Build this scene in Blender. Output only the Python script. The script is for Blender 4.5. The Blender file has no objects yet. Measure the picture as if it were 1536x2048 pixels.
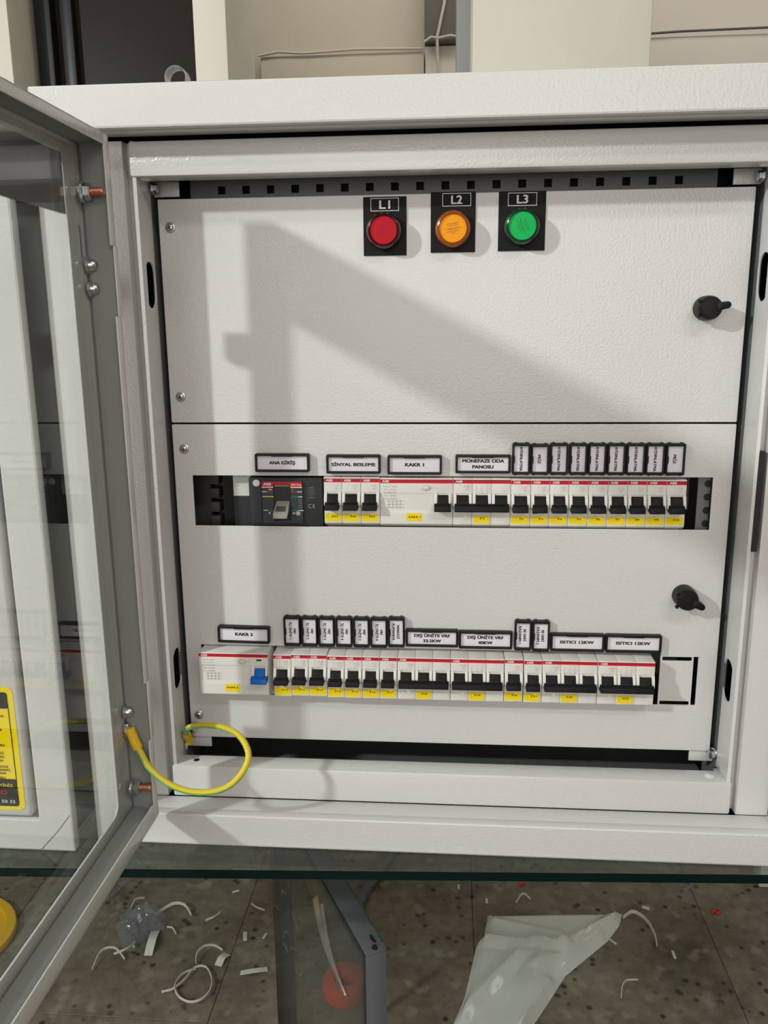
import bpy, bmesh, math, random
from mathutils import Vector, Matrix
random.seed(7)
S = bpy.context.scene
COL = S.collection
ZO = 1.147                      # height of the cabinet's datum (seam between the two covers) above the floor, metres
FL = -ZO * 1000.0               # floor level in cabinet millimetres

# ------------------------------------------------------------------ camera
def camera():
    yaw, pitch, roll = .0778, -.2175, -.0093
    right = Vector((math.cos(yaw), math.sin(yaw), 0)); f0 = Vector((-math.sin(yaw), math.cos(yaw), 0))
    fwd = f0 * math.cos(pitch) + Vector((0, 0, math.sin(pitch)))
    up = right.cross(fwd)
    r2 = right * math.cos(roll) + up * math.sin(roll); u2 = up * math.cos(roll) - right * math.sin(roll)
    m = Matrix((r2, u2, -fwd)).transposed().to_4x4(); m.translation = Vector((0, -.7607, .0846 + ZO))
    cd = bpy.data.cameras.new('camera'); co = bpy.data.objects.new('camera', cd); COL.objects.link(co)
    cd.sensor_fit = 'VERTICAL'; cd.sensor_height = 24.0; cd.lens = 1650 / 2048 * 24.0
    cd.clip_start = .01; cd.clip_end = 50
    co.matrix_world = m; S.camera = co
camera()

# ------------------------------------------------------------------ world, lights, exposure
w = bpy.data.worlds.new('world'); S.world = w; w.use_nodes = True
w.node_tree.nodes['Background'].inputs[0].default_value = (.9, .95, 1, 1)
w.node_tree.nodes['Background'].inputs[1].default_value = .12
S.view_settings.view_transform = 'Standard'; S.view_settings.look = 'None'
S.view_settings.gamma = 1; S.view_settings.exposure = 0.0; S.view_settings.use_curve_mapping = False

def area(name, loc, target, power, sx, sy, col=(1, 1, 1), shape='RECTANGLE'):
    d = bpy.data.lights.new(name, 'AREA'); d.energy = power; d.shape = shape; d.size = sx; d.size_y = sy; d.color = col
    o = bpy.data.objects.new(name, d); COL.objects.link(o)
    o.location = Vector(loc) + Vector((0, 0, ZO))
    v = Vector(target) - Vector(loc)
    o.rotation_euler = v.to_track_quat('-Z', 'Y').to_euler()
    return o
KEY = (-2.25, -1.8, 1.25)
area('ceiling_lamp_light', KEY, (0, 0, -.05), 59, .135, .135, (.95, 1, .97), 'DISK')
area('front_fill_light', (-.2, -3.3, .35), (0, 0, 0), 46, 2.6, 1.9, (1, .965, .94))  # added soft fill from behind the camera; no doorway is built
area('back_wall_fill_light', (.5, 1.72, 1.5), (.5, 2.05, .6), 9, 3.6, .15, (1, .96, .90))  # added fill that brightens the wall behind the column; no fixture there
area('near_tube_light', (1.0, -1.6, 1.52), (1.0, -1.4, 0), 14, 1.2, .2, (1, .97, .92))

# ------------------------------------------------------------------ materials
def nd(nt, t, **kw):
    n = nt.nodes.new(t)
    for k, v in kw.items(): setattr(n, k, v)
    return n
def principled(name, col, rough=.5, metal=0, bump=None, coat=0, trans=0, ior=1.45, spec=.5, vary=None):
    m = bpy.data.materials.new(name); m.use_nodes = True; nt = m.node_tree
    b = nt.nodes['Principled BSDF']
    b.inputs['Base Color'].default_value = (*col, 1); b.inputs['Roughness'].default_value = rough
    b.inputs['Metallic'].default_value = metal; b.inputs['IOR'].default_value = ior
    b.inputs['Coat Weight'].default_value = coat; b.inputs['Transmission Weight'].default_value = trans
    b.inputs['Specular IOR Level'].default_value = spec
    tc = nd(nt, 'ShaderNodeTexCoord')
    if bump:
        sc, st, dist, det = bump
        n = nd(nt, 'ShaderNodeTexNoise'); n.inputs['Scale'].default_value = sc; n.inputs['Detail'].default_value = det
        bp = nd(nt, 'ShaderNodeBump'); bp.inputs['Strength'].default_value = st; bp.inputs['Distance'].default_value = dist
        nt.links.new(tc.outputs['Object'], n.inputs['Vector']); nt.links.new(n.outputs['Fac'], bp.inputs['Height'])
        nt.links.new(bp.outputs['Normal'], b.inputs['Normal'])
    if vary:
        sc, amt = vary
        n = nd(nt, 'ShaderNodeTexNoise'); n.inputs['Scale'].default_value = sc; n.inputs['Detail'].default_value = 5
        mx = nd(nt, 'ShaderNodeMix', data_type='RGBA'); 
        mx.inputs[6].default_value = (*[c * (1 - amt) for c in col], 1); mx.inputs[7].default_value = (*[min(1, c * (1 + amt)) for c in col], 1)
        nt.links.new(tc.outputs['Object'], n.inputs['Vector']); nt.links.new(n.outputs['Fac'], mx.inputs[0]); nt.links.new(mx.outputs[2], b.inputs['Base Color'])
    return m
def pane_mat(name, tint, gloss_rough=.01, body=None, body_fac=0, refl=1.0):
    """thin clear sheet: tinted see-through mixed with mirror gloss by Fresnel"""
    m = bpy.data.materials.new(name); m.use_nodes = True; nt = m.node_tree; nt.nodes.clear()
    out = nd(nt, 'ShaderNodeOutputMaterial'); tr = nd(nt, 'ShaderNodeBsdfTransparent'); tr.inputs[0].default_value = (*tint, 1)
    gl = nd(nt, 'ShaderNodeBsdfGlossy'); gl.inputs['Roughness'].default_value = gloss_rough; gl.inputs[0].default_value = (refl, refl, refl, 1)
    lw = nd(nt, 'ShaderNodeLayerWeight'); lw.inputs[0].default_value = .5      # Schlick: same on both faces of the sheet
    pw = nd(nt, 'ShaderNodeMath', operation='POWER'); pw.inputs[1].default_value = 5; nt.links.new(lw.outputs['Facing'], pw.inputs[0])
    fr = nd(nt, 'ShaderNodeMath', operation='MULTIPLY_ADD'); fr.inputs[1].default_value = .96; fr.inputs[2].default_value = .04; nt.links.new(pw.outputs[0], fr.inputs[0])
    mx = nd(nt, 'ShaderNodeMixShader'); src = tr
    if body:
        df = nd(nt, 'ShaderNodeBsdfDiffuse'); df.inputs[0].default_value = (*body, 1)
        tl = nd(nt, 'ShaderNodeBsdfTranslucent'); tl.inputs[0].default_value = (*body, 1)
        m0 = nd(nt, 'ShaderNodeMixShader'); m0.inputs[0].default_value = .22
        nt.links.new(df.outputs[0], m0.inputs[1]); nt.links.new(tl.outputs[0], m0.inputs[2])
        m1 = nd(nt, 'ShaderNodeMixShader'); m1.inputs[0].default_value = body_fac
        nt.links.new(tr.outputs[0], m1.inputs[1]); nt.links.new(m0.outputs[0], m1.inputs[2]); src = m1
    nt.links.new(fr.outputs[0], mx.inputs[0]); nt.links.new(src.outputs[0], mx.inputs[1]); nt.links.new(gl.outputs[0], mx.inputs[2])
    nt.links.new(mx.outputs[0], out.inputs[0])
    return m

M = {}
M['powder'] = principled('powder_coat', (.60, .597, .583), .26, bump=(480, .42, .0006, .6))
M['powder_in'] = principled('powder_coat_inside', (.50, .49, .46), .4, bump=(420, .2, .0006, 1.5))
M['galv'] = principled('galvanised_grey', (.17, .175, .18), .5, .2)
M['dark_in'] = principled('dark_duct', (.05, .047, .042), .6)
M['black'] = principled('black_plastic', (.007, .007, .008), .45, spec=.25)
M['toggle'] = principled('black_toggle', (.006, .006, .0065), .5, spec=.22)
M['frame_black'] = principled('label_frame_black', (.008, .007, .010), .4, spec=.3)
M['plate_black'] = principled('plate_black', (.013, .013, .013), .7, spec=.2)
M['white'] = principled('breaker_white', (.68, .665, .63), .42)
M['shoulder'] = principled('breaker_grey', (.52, .52, .51), .5)
M['red'] = principled('band_red', (.50, .010, .022), .5, spec=.25)
M['yellow'] = principled('sticker_yellow', (.84, .64, .004), .5, spec=.25)
M['paper'] = principled('label_paper', (.70, .67, .72), .6)
M['ink'] = principled('ink_black', (.012, .012, .014), .6)
M['ink_grey'] = principled('ink_grey', (.33, .33, .33), .7)
M['ink_white'] = principled('ink_white', (.75, .75, .75), .6)
M['blue'] = principled('toggle_blue', (.003, .11, .48), .45, spec=.3)
M['green_flag'] = principled('flag_green', (.01, .10, .03), .4)
M['mccb'] = principled('breaker_charcoal', (.032, .033, .035), .6, spec=.25)
M['mccb2'] = principled('breaker_slate', (.032, .040, .047), .45, spec=.35)
M['beige'] = principled('handle_beige', (.30, .28, .235), .5)
M['zinc'] = principled('zinc', (.62, .63, .65), .25, 1)
M['copper'] = principled('copper', (.58, .22, .14), .4, .8)
M['lens_red'] = principled('lens_red', (.46, .001, .012), .4, spec=.15)
M['lens_amber'] = principled('lens_amber', (.82, .32, .004), .4, spec=.15)
M['lens_green'] = principled('lens_green', (.003, .42, .085), .4, spec=.15)
M['bezel_red'] = principled('bezel_red', (.035, .006, .006), .2, spec=.3)
M['bezel_amber'] = principled('bezel_amber', (.30, .065, .008), .2, spec=.3)
M['bezel_green'] = principled('bezel_green', (.012, .035, .018), .2, spec=.3)
M['film_red'] = principled('film_red', (.36, .003, .02), .5)
M['film_amber'] = principled('film_amber', (.35, .14, .012), .5)
M['film_green'] = principled('film_green', (.008, .20, .05), .5)
M['strip'] = principled('grey_film', (.20, .20, .19), .12)
M['foam'] = principled('foam_gasket_grey', (.23, .24, .225), .8, spec=.2)
M['rubber'] = principled('rubber', (.03, .03, .03), .7)
M['glass'] = pane_mat('door_glass', (.95, .96, .95), refl=.7)
M['table_glass'] = pane_mat('table_glass', (.80, .87, .84))
M['glass_edge'] = principled('glass_edge', (.001, .010, .009), .12, spec=.2)
M['spare_glass'] = pane_mat('spare_glass', (.93, .95, .92), .03, (.46, .48, .43), .12, refl=.25)
M['spare_paint'] = principled('blue_grey_paint', (.105, .11, .125), .45, bump=(60, .15, .001, 3))
M['film'] = pane_mat('clear_film', (.96, .96, .96), .12, (.6, .62, .62), .12)
M['bag'] = pane_mat('bag_film', (.95, .96, .96), .07, (.95, .96, .95), .68)
M['crumple'] = pane_mat('crumpled_film', (.95, .95, .98), .06, (.45, .45, .58), .16)
M['offcut'] = principled('offcut_white', (.62, .60, .55), .45)
M['red_bit'] = principled('red_scrap', (.60, .03, .02), .5)
M['yellow_tray'] = principled('tray_yellow', (.85, .47, .008), .45)
M['orange'] = principled('orange_plastic', (.95, .075, .03), .45)
M['hose'] = principled('hose_grey', (.10, .105, .12), .5)
M['wall'] = principled('wall_paint', (.56, .51, .41), .8, bump=(30, .15, .004, 5), vary=(2.5, .06))
M['wall_taupe'] = principled('wall_taupe', (.62, .575, .52), .8, bump=(30, .1, .004, 5), vary=(2, .05))
M['column'] = principled('column_paint', (.80, .76, .67), .8, bump=(24, .25, .006, 6), vary=(6, .06))
M['pilaster'] = principled('pilaster_grey', (.33, .34, .34), .8)
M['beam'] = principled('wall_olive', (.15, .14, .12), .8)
M['ceiling'] = principled('ceiling_paint', (.70, .69, .66), .9)
M['cable_white'] = principled('cable_white', (.55, .52, .46), .6)
M['window_dark'] = principled('window_dark', (.024, .019, .015), .35, spec=.08)
M['window_black'] = principled('window_black', (.010, .011, .014), .35)
M['leg_white'] = principled('leg_white', (.66, .66, .64), .4)
M['crack'] = principled('crack_dark', (.012, .010, .008), .9)

def two_tone(name, ca, cb, width_axis='Z'):
    m = principled(name, ca, .4); nt = m.node_tree; b = nt.nodes['Principled BSDF']
    tc = nd(nt, 'ShaderNodeTexCoord'); sep = nd(nt, 'ShaderNodeSeparateXYZ'); nt.links.new(tc.outputs['UV'], sep.inputs[0])
    r = nd(nt, 'ShaderNodeValToRGB'); r.color_ramp.interpolation = 'CONSTANT'
    e = r.color_ramp.elements; e[0].color = (*cb, 1); e[0].position = 0; e[1].color = (*ca, 1); e[1].position = .20
    x = e.new(.80); x.color = (*cb, 1)
    nt.links.new(sep.outputs['X'], r.inputs[0]); nt.links.new(r.outputs[0], b.inputs['Base Color'])
    return m
M['earth'] = two_tone('earth_green_yellow', (.20, .50, .18), (.70, .55, .02))

def floor_mat(name, dark):
    m = principled(name, (.1, .09, .07), .55); nt = m.node_tree; b = nt.nodes['Principled BSDF']
    tc = nd(nt, 'ShaderNodeTexCoord'); geo = nd(nt, 'ShaderNodeNewGeometry')
    def noise(sc, det, rough=.6):
        n = nd(nt, 'ShaderNodeTexNoise'); n.inputs['Scale'].default_value = sc; n.inputs['Detail'].default_value = det; n.inputs['Roughness'].default_value = rough
        nt.links.new(geo.outputs['Position'], n.inputs['Vector']); return n
    def ramp(src, stops):
        r = nd(nt, 'ShaderNodeValToRGB'); e = r.color_ramp.elements
        e[0].position, e[0].color = stops[0][0], (*stops[0][1], 1); e[1].position, e[1].color = stops[-1][0], (*stops[-1][1], 1)
        for p, c in stops[1:-1]: x = e.new(p); x.color = (*c, 1)
        nt.links.new(src, r.inputs[0]); return r
    n1 = noise(5, 8); n2 = noise(38, 4); n3 = noise(23, 2, .4)
    r1 = ramp(n1.outputs['Fac'], [(.30, (.088, .071, .052)), (.5, (.165, .138, .107)), (.60, (.205, .176, .140)), (.72, (.28, .245, .195))])
    r2 = ramp(n2.outputs['Fac'], [(.35, (.70, .70, .70)), (.6, (1.12, 1.1, 1.08))])
    mx = nd(nt, 'ShaderNodeMix', data_type='RGBA', blend_type='MULTIPLY'); mx.inputs[0].default_value = .8
    nt.links.new(r1.outputs[0], mx.inputs[6]); nt.links.new(r2.outputs[0], mx.inputs[7])
    v = nd(nt, 'ShaderNodeTexVoronoi'); v.inputs['Scale'].default_value = 40; nt.links.new(geo.outputs['Position'], v.inputs['Vector'])
    rs = ramp(v.outputs['Distance'], [(.16, (1, 1, 1)), (.30, (0, 0, 0))])
    n4 = noise(9, 2); rg = ramp(n4.outputs['Fac'], [(.47, (0, 0, 0)), (.56, (1, 1, 1))])
    mul = nd(nt, 'ShaderNodeMath', operation='MULTIPLY'); nt.links.new(rs.outputs[0], mul.inputs[0]); nt.links.new(rg.outputs[0], mul.inputs[1])
    mx2 = nd(nt, 'ShaderNodeMix', data_type='RGBA'); nt.links.new(mul.outputs[0], mx2.inputs[0]); nt.links.new(mx.outputs[2], mx2.inputs[6])
    mx2.inputs[7].default_value = (.026, .026, .020, 1)
    rl = ramp(n3.outputs['Fac'], [(.60, (0, 0, 0)), (.70, (.8, .8, .8))])
    mx3 = nd(nt, 'ShaderNodeMix', data_type='RGBA'); nt.links.new(rl.outputs[0], mx3.inputs[0]); nt.links.new(mx2.outputs[2], mx3.inputs[6])
    mx3.inputs[7].default_value = (.25, .22, .175, 1)
    nt.links.new(mx3.outputs[2], b.inputs['Base Color'])
    bp = nd(nt, 'ShaderNodeBump'); bp.inputs['Strength'].default_value = .25; bp.inputs['Distance'].default_value = .002
    nt.links.new(n2.outputs['Fac'], bp.inputs['Height']); nt.links.new(bp.outputs['Normal'], b.inputs['Normal'])
    return m
M['floor'] = floor_mat('terrazzo_dirty', 1)

# ------------------------------------------------------------------ builders (cabinet millimetres: X right, Y into the cabinet, Z up from the seam)
def tag(o, label=None, cat=None, group=None, kind=None):
    if label: o['label'] = label
    if cat: o['category'] = cat
    if group: o['group'] = group
    if kind: o['kind'] = kind
    return o
def empty(name, loc, label, cat, group=None, rotz=0):
    o = bpy.data.objects.new(name, None); COL.objects.link(o); o.empty_display_size = .02
    o.location = (loc[0] / 1000, loc[1] / 1000, loc[2] / 1000 + ZO); o['root'] = [float(c) for c in loc]; o.rotation_euler.z = rotz
    return tag(o, label, cat, group)
def root_of(p):
    while p is not None:
        if 'root' in p: return Vector(p['root'])
        p = p.parent
    return None
def link(name, me, mat, parent=None, root=None, label=None):
    o = bpy.data.objects.new(name, me); COL.objects.link(o)
    if not isinstance(mat, (list, tuple)): mat = [mat]
    if not me.materials:
        for m in mat: me.materials.append(M[m] if isinstance(m, str) else m)
    if parent is not None: o.parent = parent
    elif root is not None:
        o.location = (root[0] / 1000, root[1] / 1000, root[2] / 1000 + ZO); o['root'] = [float(c) for c in root]
    if label: o['label'] = label
    return o

class MB:
    def __init__(s): s.bm = bmesh.new(); s.mi = 0; s.uv = {}
    def _f(s, vs):
        try:
            f = s.bm.faces.new(vs); f.material_index = s.mi; return f
        except ValueError: return None
    def box(s, x0, x1, y0, y1, z0, z1, bev=0, seg=2):
        v = [s.bm.verts.new(c) for c in ((x0, y0, z0), (x1, y0, z0), (x1, y1, z0), (x0, y1, z0), (x0, y0, z1), (x1, y0, z1), (x1, y1, z1), (x0, y1, z1))]
        fs = [s._f([v[i] for i in q]) for q in ((3, 2, 1, 0), (4, 5, 6, 7), (0, 1, 5, 4), (1, 2, 6, 5), (2, 3, 7, 6), (3, 0, 4, 7))]
        if bev:
            es = list({e for f in fs for e in f.edges})
            bmesh.ops.bevel(s.bm, geom=es, offset=bev, segments=seg, affect='EDGES', profile=.5, material=-1)
        return s
    def prism(s, poly, axis, lo, hi, bev=0):
        mk = {'X': lambda a, b, t: (t, a, b), 'Y': lambda a, b, t: (a, t, b), 'Z': lambda a, b, t: (a, b, t)}[axis]
        A = [s.bm.verts.new(mk(a, b, lo)) for a, b in poly]; B = [s.bm.verts.new(mk(a, b, hi)) for a, b in poly]
        n = len(poly); fs = [s._f(A[::-1]), s._f(B)]
        for i in range(n): fs.append(s._f([A[i], A[(i + 1) % n], B[(i + 1) % n], B[i]]))
        bmesh.ops.recalc_face_normals(s.bm, faces=[f for f in fs if f])
        if bev:
            es = list({e for f in fs if f for e in f.edges})
            bmesh.ops.bevel(s.bm, geom=es, offset=bev, segments=2, affect='EDGES', profile=.5)
        return s
    def lathe(s, prof, o, ax, n=24, ref=None, a0=0, rx=1, rz=1):
        """prof: (radius, height along ax) ; closes ends when radius 0"""
        ax = Vector(ax).normalized(); r = Vector(ref) if ref else (Vector((1, 0, 0)) if abs(ax.x) < .9 else Vector((0, 0, 1)))
        u = (r - ax * r.dot(ax)).normalized(); v = ax.cross(u); o = Vector(o); rings = []
        for rad, h in prof:
            if rad < 1e-6: rings.append([s.bm.verts.new(o + ax * h)]); continue
            rings.append([s.bm.verts.new(o + ax * h + u * (rad * rx * math.cos(a0 + 2 * math.pi * k / n)) + v * (rad * rz * math.sin(a0 + 2 * math.pi * k / n))) for k in range(n)])
        for A, B in zip(rings, rings[1:]):
            for k in range(n):
                a = A[k % len(A)]; b = A[(k + 1) % len(A)]; c = B[(k + 1) % len(B)]; d = B[k % len(B)]
                q = []
                for x in (a, b, c, d):
                    if x not in q: q.append(x)
                if len(q) >= 3: s._f(q)
        return s
    def tube(s, path, r, n=10, closed=False, uv=False, flat=None, up=None):
        P = [Vector(p) for p in path]; rings = []; N = len(P); prev = None
        for i, p in enumerate(P):
            t = (P[(i + 1) % N] - P[i - 1]) if closed else (P[min(i + 1, N - 1)] - P[max(i - 1, 0)])
            t.normalize()
            if up is not None: a = Vector(up)
            else: a = prev if prev is not None else (Vector((0, 0, 1)) if abs(t.z) < .9 else Vector((1, 0, 0)))
            u = (a - t * a.dot(t)).normalized(); prev = u; v = t.cross(u)
            rr = r(i / (N - 1)) if callable(r) else r
            ru, rv = (rr, rr) if flat is None else flat
            rings.append([s.bm.verts.new(p + u * (ru * math.cos(2 * math.pi * k / n + math.pi / n)) + v * (rv * math.sin(2 * math.pi * k / n + math.pi / n))) for k in range(n)])
        lay = s.bm.loops.layers.uv.verify() if uv else None
        for i in range(N if closed else N - 1):
            A, B = rings[i], rings[(i + 1) % N]
            for k in range(n):
                f = s._f([A[k], A[(k + 1) % n], B[(k + 1) % n], B[k]])
                if lay and f:
                    for l, (uu, vv) in zip(f.loops, ((k / n, i), ((k + 1) / n, i), ((k + 1) / n, i + 1), (k / n, i + 1))): l[lay].uv = (uu, vv)
        if not closed: s._f(rings[0][::-1]); s._f(rings[-1])
        return s
    def mesh(s, name, root, ang=35, smooth=True):
        bm = s.bm; bmesh.ops.recalc_face_normals(bm, faces=bm.faces)
        r = Vector(root) if root is not None else Vector((0, 0, 0))
        for v in bm.verts: v.co = (v.co - r) * .001
        me = bpy.data.meshes.new(name); bm.to_mesh(me); bm.free()
        if smooth:
            me.shade_smooth()
            me.set_sharp_from_angle(angle=math.radians(ang))
        return me
    def build(s, name, mat, parent=None, root=None, label=None, ang=35, smooth=True):
        r = root_of(parent) if parent is not None else root
        return link(name, s.mesh(name, r, ang, smooth), mat, parent, root if parent is None else None, label)

def curve_mesh(splines, ext, bev=0, seg=1):
    cu = bpy.data.curves.new('outline', 'CURVE'); cu.dimensions = '2D'; cu.fill_mode = 'BOTH'; cu.extrude = ext / 2 - bev; cu.bevel_depth = bev; cu.bevel_resolution = seg; cu.offset = -bev
    for pts in splines:
        sp = cu.splines.new('POLY'); sp.points.add(len(pts) - 1); sp.use_cyclic_u = True
        for p, (a, b) in zip(sp.points, pts): p.co = (a, b, 0, 1)
    ob = bpy.data.objects.new('outline', cu); me = bpy.data.meshes.new_from_object(ob)
    bpy.data.objects.remove(ob); bpy.data.curves.remove(cu)
    return me
def place2d(me, plane, at, root):
    """map curve-plane (u, v, w) to cabinet millimetres then metres about the root"""
    r = Vector(root) if root is not None else Vector((0, 0, 0))
    for v in me.vertices:
        a, b, c = v.co
        p = {'XZ': (a, at - c, b), 'YZ': (at + c, a, b), 'ZY': (at - c, a, b), 'XY': (a, b, at + c)}[plane]
        v.co = (Vector(p) - r) * .001
    me.update()
    return me
def rect(x0, x1, z0, z1, r=0, n=4):
    if r <= 0: return [(x0, z0), (x1, z0), (x1, z1), (x0, z1)]
    out = []
    for cx, cz, a in ((x1 - r, z0 + r, -90), (x1 - r, z1 - r, 0), (x0 + r, z1 - r, 90), (x0 + r, z0 + r, 180)):
        for k in range(n + 1):
            t = math.radians(a + 90 * k / n); out.append((cx + r * math.cos(t), cz + r * math.sin(t)))
    return out
def oval(cx, cz, rx, rz, n=24, cap=False):
    if cap:      # stadium, long in z
        d = rz - rx
        return [(cx + rx * math.cos(math.radians(a)), cz + (d if a < 180 else -d) + rx * math.sin(math.radians(a))) for a in list(range(0, 181, 15)) + list(range(180, 361, 15))]
    return [(cx + rx * math.cos(2 * math.pi * k / n), cz + rz * math.sin(2 * math.pi * k / n)) for k in range(n)]
def plate(name, mat, parent, outer, holes, plane, at, th, bev=.4, root=None, label=None):
    me = curve_mesh([outer] + holes, th, bev)
    r = root_of(parent) if parent is not None else root
    place2d(me, plane, at, r); me.name = name
    me.shade_smooth(); me.set_sharp_from_angle(angle=math.radians(35))
    return link(name, me, mat, parent, root if parent is None else None, label)

def text_mesh(body, cap, width=None, bold=.0, spacing=1.0, line=1.0):
    cu = bpy.data.curves.new('text', 'FONT'); cu.body = body; cu.size = 1; cu.align_x = 'CENTER'; cu.align_y = 'CENTER'
    cu.offset = bold; cu.space_character = spacing; cu.space_line = line; cu.resolution_u = 3; cu.fill_mode = 'FRONT'
    ob = bpy.data.objects.new('text', cu); me = bpy.data.meshes.new_from_object(ob)
    bpy.data.objects.remove(ob); bpy.data.curves.remove(cu)
    xs = [v.co.x for v in me.vertices]; ys = [v.co.y for v in me.vertices]
    if not xs: return me
    nl = body.count('\n') + 1
    sy = cap / .72; sx = width / (max(xs) - min(xs)) if width else sy
    cx = (max(xs) + min(xs)) / 2; cy = (max(ys) + min(ys)) / 2
    for v in me.vertices: v.co = ((v.co.x - cx) * sx, (v.co.y - cy) * sy, 0)
    return me
def lettering(body, cap, x, z, y, mat, parent, width=None, rot=0, bold=.02, spacing=1.0, line=1.0, name='lettering', plane='XZ'):
    me = text_mesh(body, cap, width, 0, spacing, line)
    if bold > .012:                                             # heavy face: the strokes are thickened by four shifted copies
        d = cap * bold * 1.25; bm = bmesh.new(); bm.from_mesh(me); g0 = list(bm.verts) + list(bm.edges) + list(bm.faces)
        for v in bm.verts: v.co.x -= d; v.co.y -= d * .6
        for k, (du, dv) in enumerate(((2 * d, 0), (0, 1.2 * d), (2 * d, 1.2 * d))):
            r = bmesh.ops.duplicate(bm, geom=g0)
            for v in r['geom']:
                if isinstance(v, bmesh.types.BMVert): v.co.x += du; v.co.y += dv; v.co.z += .02 * (k + 1)
        bm.to_mesh(me); bm.free()
    c, s_ = math.cos(math.radians(rot)), math.sin(math.radians(rot))
    for v in me.vertices:
        a, b, d_ = v.co; v.co = (x + a * c - b * s_, z + a * s_ + b * c, d_)
    place2d(me, plane, y, root_of(parent)); me.name = name
    return link(name, me, mat, parent)

def screw_head(parent, x, y, z, r=4.6, name='cover_screw'):
    mb = MB()
    mb.lathe([(r, 0), (r, .6), (r * .92, .9), (r * .8, 1.0), (r * .72, 1.9), (r * .5, 2.6), (.01, 2.9)], (x, y, z), (0, -1, 0), 20)
    o = mb.build(name, 'zinc', parent)
    k = MB()
    for a in (20, 110):
        c, s_ = math.cos(math.radians(a)), math.sin(math.radians(a)); w_, l_ = .45, r * .42
        pts = [(x + c * l_ - s_ * w_, z + s_ * l_ + c * w_), (x - c * l_ - s_ * w_, z - s_ * l_ + c * w_), (x - c * l_ + s_ * w_, z - s_ * l_ - c * w_), (x + c * l_ + s_ * w_, z + s_ * l_ - c * w_)]
        k.prism(pts, 'Y', y - 3.05, y - 2.3)
    k.build('cross_slot', 'ink', o)
    return o

# ------------------------------------------------------------------ the room
def struct(o): o['kind'] = 'structure'; return o
def sbox(name, mat, x0, x1, y0, y1, z0, z1, bev=0, parent=None):
    return MB().box(x0, x1, y0, y1, z0, z1, bev).build(name, mat, parent, None if parent is not None else (x0, y0, z0))
fl = struct(sbox('floor', 'floor', -3200, 3200, -3500, 2300, FL - 60, FL - 6))
TX, TY, TP = 62, 480, 490
tile_me = None
for i in range(-7, 7):
    for j in range(-8, 4):
        x0, y0 = TX + i * TP, TY + j * TP
        if not (-3200 <= x0 and x0 + TP <= 3200 and -3500 <= y0 and y0 + TP <= 2300): continue
        if tile_me is None:
            mb = MB().box(.6, TP - .6, .6, TP - .6, -6, 0, .5, 1); tile_me = mb.mesh('tile', (0, 0, 0)); tile_me.materials.append(M['floor'])
        o = bpy.data.objects.new('tile', tile_me); COL.objects.link(o); o.parent = fl
        o.location = ((x0 + 3200) / 1000, (y0 + 3500) / 1000, .06 + random.uniform(-.0004, 0))
struct(sbox('wall_back', 'wall', -3200, 3200, 2200, 2300, FL, 1600))
struct(sbox('wall_left', 'wall', -3200, -3100, -3500, 2200, FL, 1600))
struct(sbox('wall_right', 'wall', 3100, 3200, -3500, 2200, FL, 1600))
struct(sbox('wall_front', 'wall', -3100, 3100, -3500, -3400, FL, 1600))
struct(sbox('ceiling', 'ceiling', -3200, 3200, -3500, 2300, 1600, 1680))
# back wall relief
struct(sbox('wall_panel_low', 'wall', -621, -84, 2165, 2200, FL, 962, 3))
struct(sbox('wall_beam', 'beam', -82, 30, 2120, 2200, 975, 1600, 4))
struct(sbox('wall_panel_mid', 'wall_taupe', -80, 75, 2150, 2200, FL, 972, 3))
struct(sbox('wall_right_rear', 'wall_taupe', 420, 3100, 2120, 2200, FL, 1600))
struct(sbox('trim_1', 'wall_taupe', 420, 3100, 2085, 2120, FL, 955, 4))
struct(sbox('column', 'column', 47, 425, 1200, 1560, FL, 1600, 5))
struct(sbox('pilaster', 'pilaster', 14, 62, 1400, 1600, FL, 1600, 3))
struct(sbox('pillar', 'column', -563, -489, 1200, 1476, FL, 1600, 4))
struct(sbox('wall_rear_left', 'column', -3100, -982, 1200, 1476, FL, 1600, 4))
win = struct(sbox('window_1', 'window_dark', -982, -563, 1330, 1350, FL + 300, 1600))
MB().box(-968, -930, 1300, 1332, FL + 300, 1600, 2).build('window_bar', 'window_black', win)
MB().box(-905, -880, 1306, 1332, FL + 300, 1600, 2).build('window_bar', 'window_black', win)
MB().box(-982, -563, 1304, 1332, 620, 646, 2).build('window_sill', 'window_black', win)
struct(sbox('wall_below_window', 'column', -982, -563, 1260, 1476, FL, FL + 300))
def cable(name, pts, r, mat, label, cat='cable'):
    o = MB().tube(pts, r, 8).build(name, mat, None, pts[0]); return tag(o, label, cat)
cable('wall_cable', [(-82, 2112, 973), (-60, 2108, 985), (-40, 2112, 982), (0, 2110, 988), (22, 2113, 985)], 4, 'cable_white', 'thin pale cable run sagging across the wall corner by the column')
cable('drop_cable', [(-40, 2135, 700), (-38, 2135, 900), (-42, 2112, 985), (-20, 2112, 1080), (8, 2112, 1300)], 5, 'cable_white', 'pale cable rising beside the dark wall beam left of the column')
cable('ledge_cable', [(440, 2078, 957), (700, 2078, 966), (1000, 2076, 968), (1500, 2078, 970), (1900, 2078, 972)], 3.5, 'hose', 'thin dark cable lying along the wall ledge right of the column')
cable('panel_cable', [(-625, 2158, 963), (-560, 2156, 972), (-480, 2158, 966), (-300, 2156, 972), (-90, 2158, 968)], 4, 'wall_taupe', 'thin brown cable lying along the wall ledge left of the column')

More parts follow.
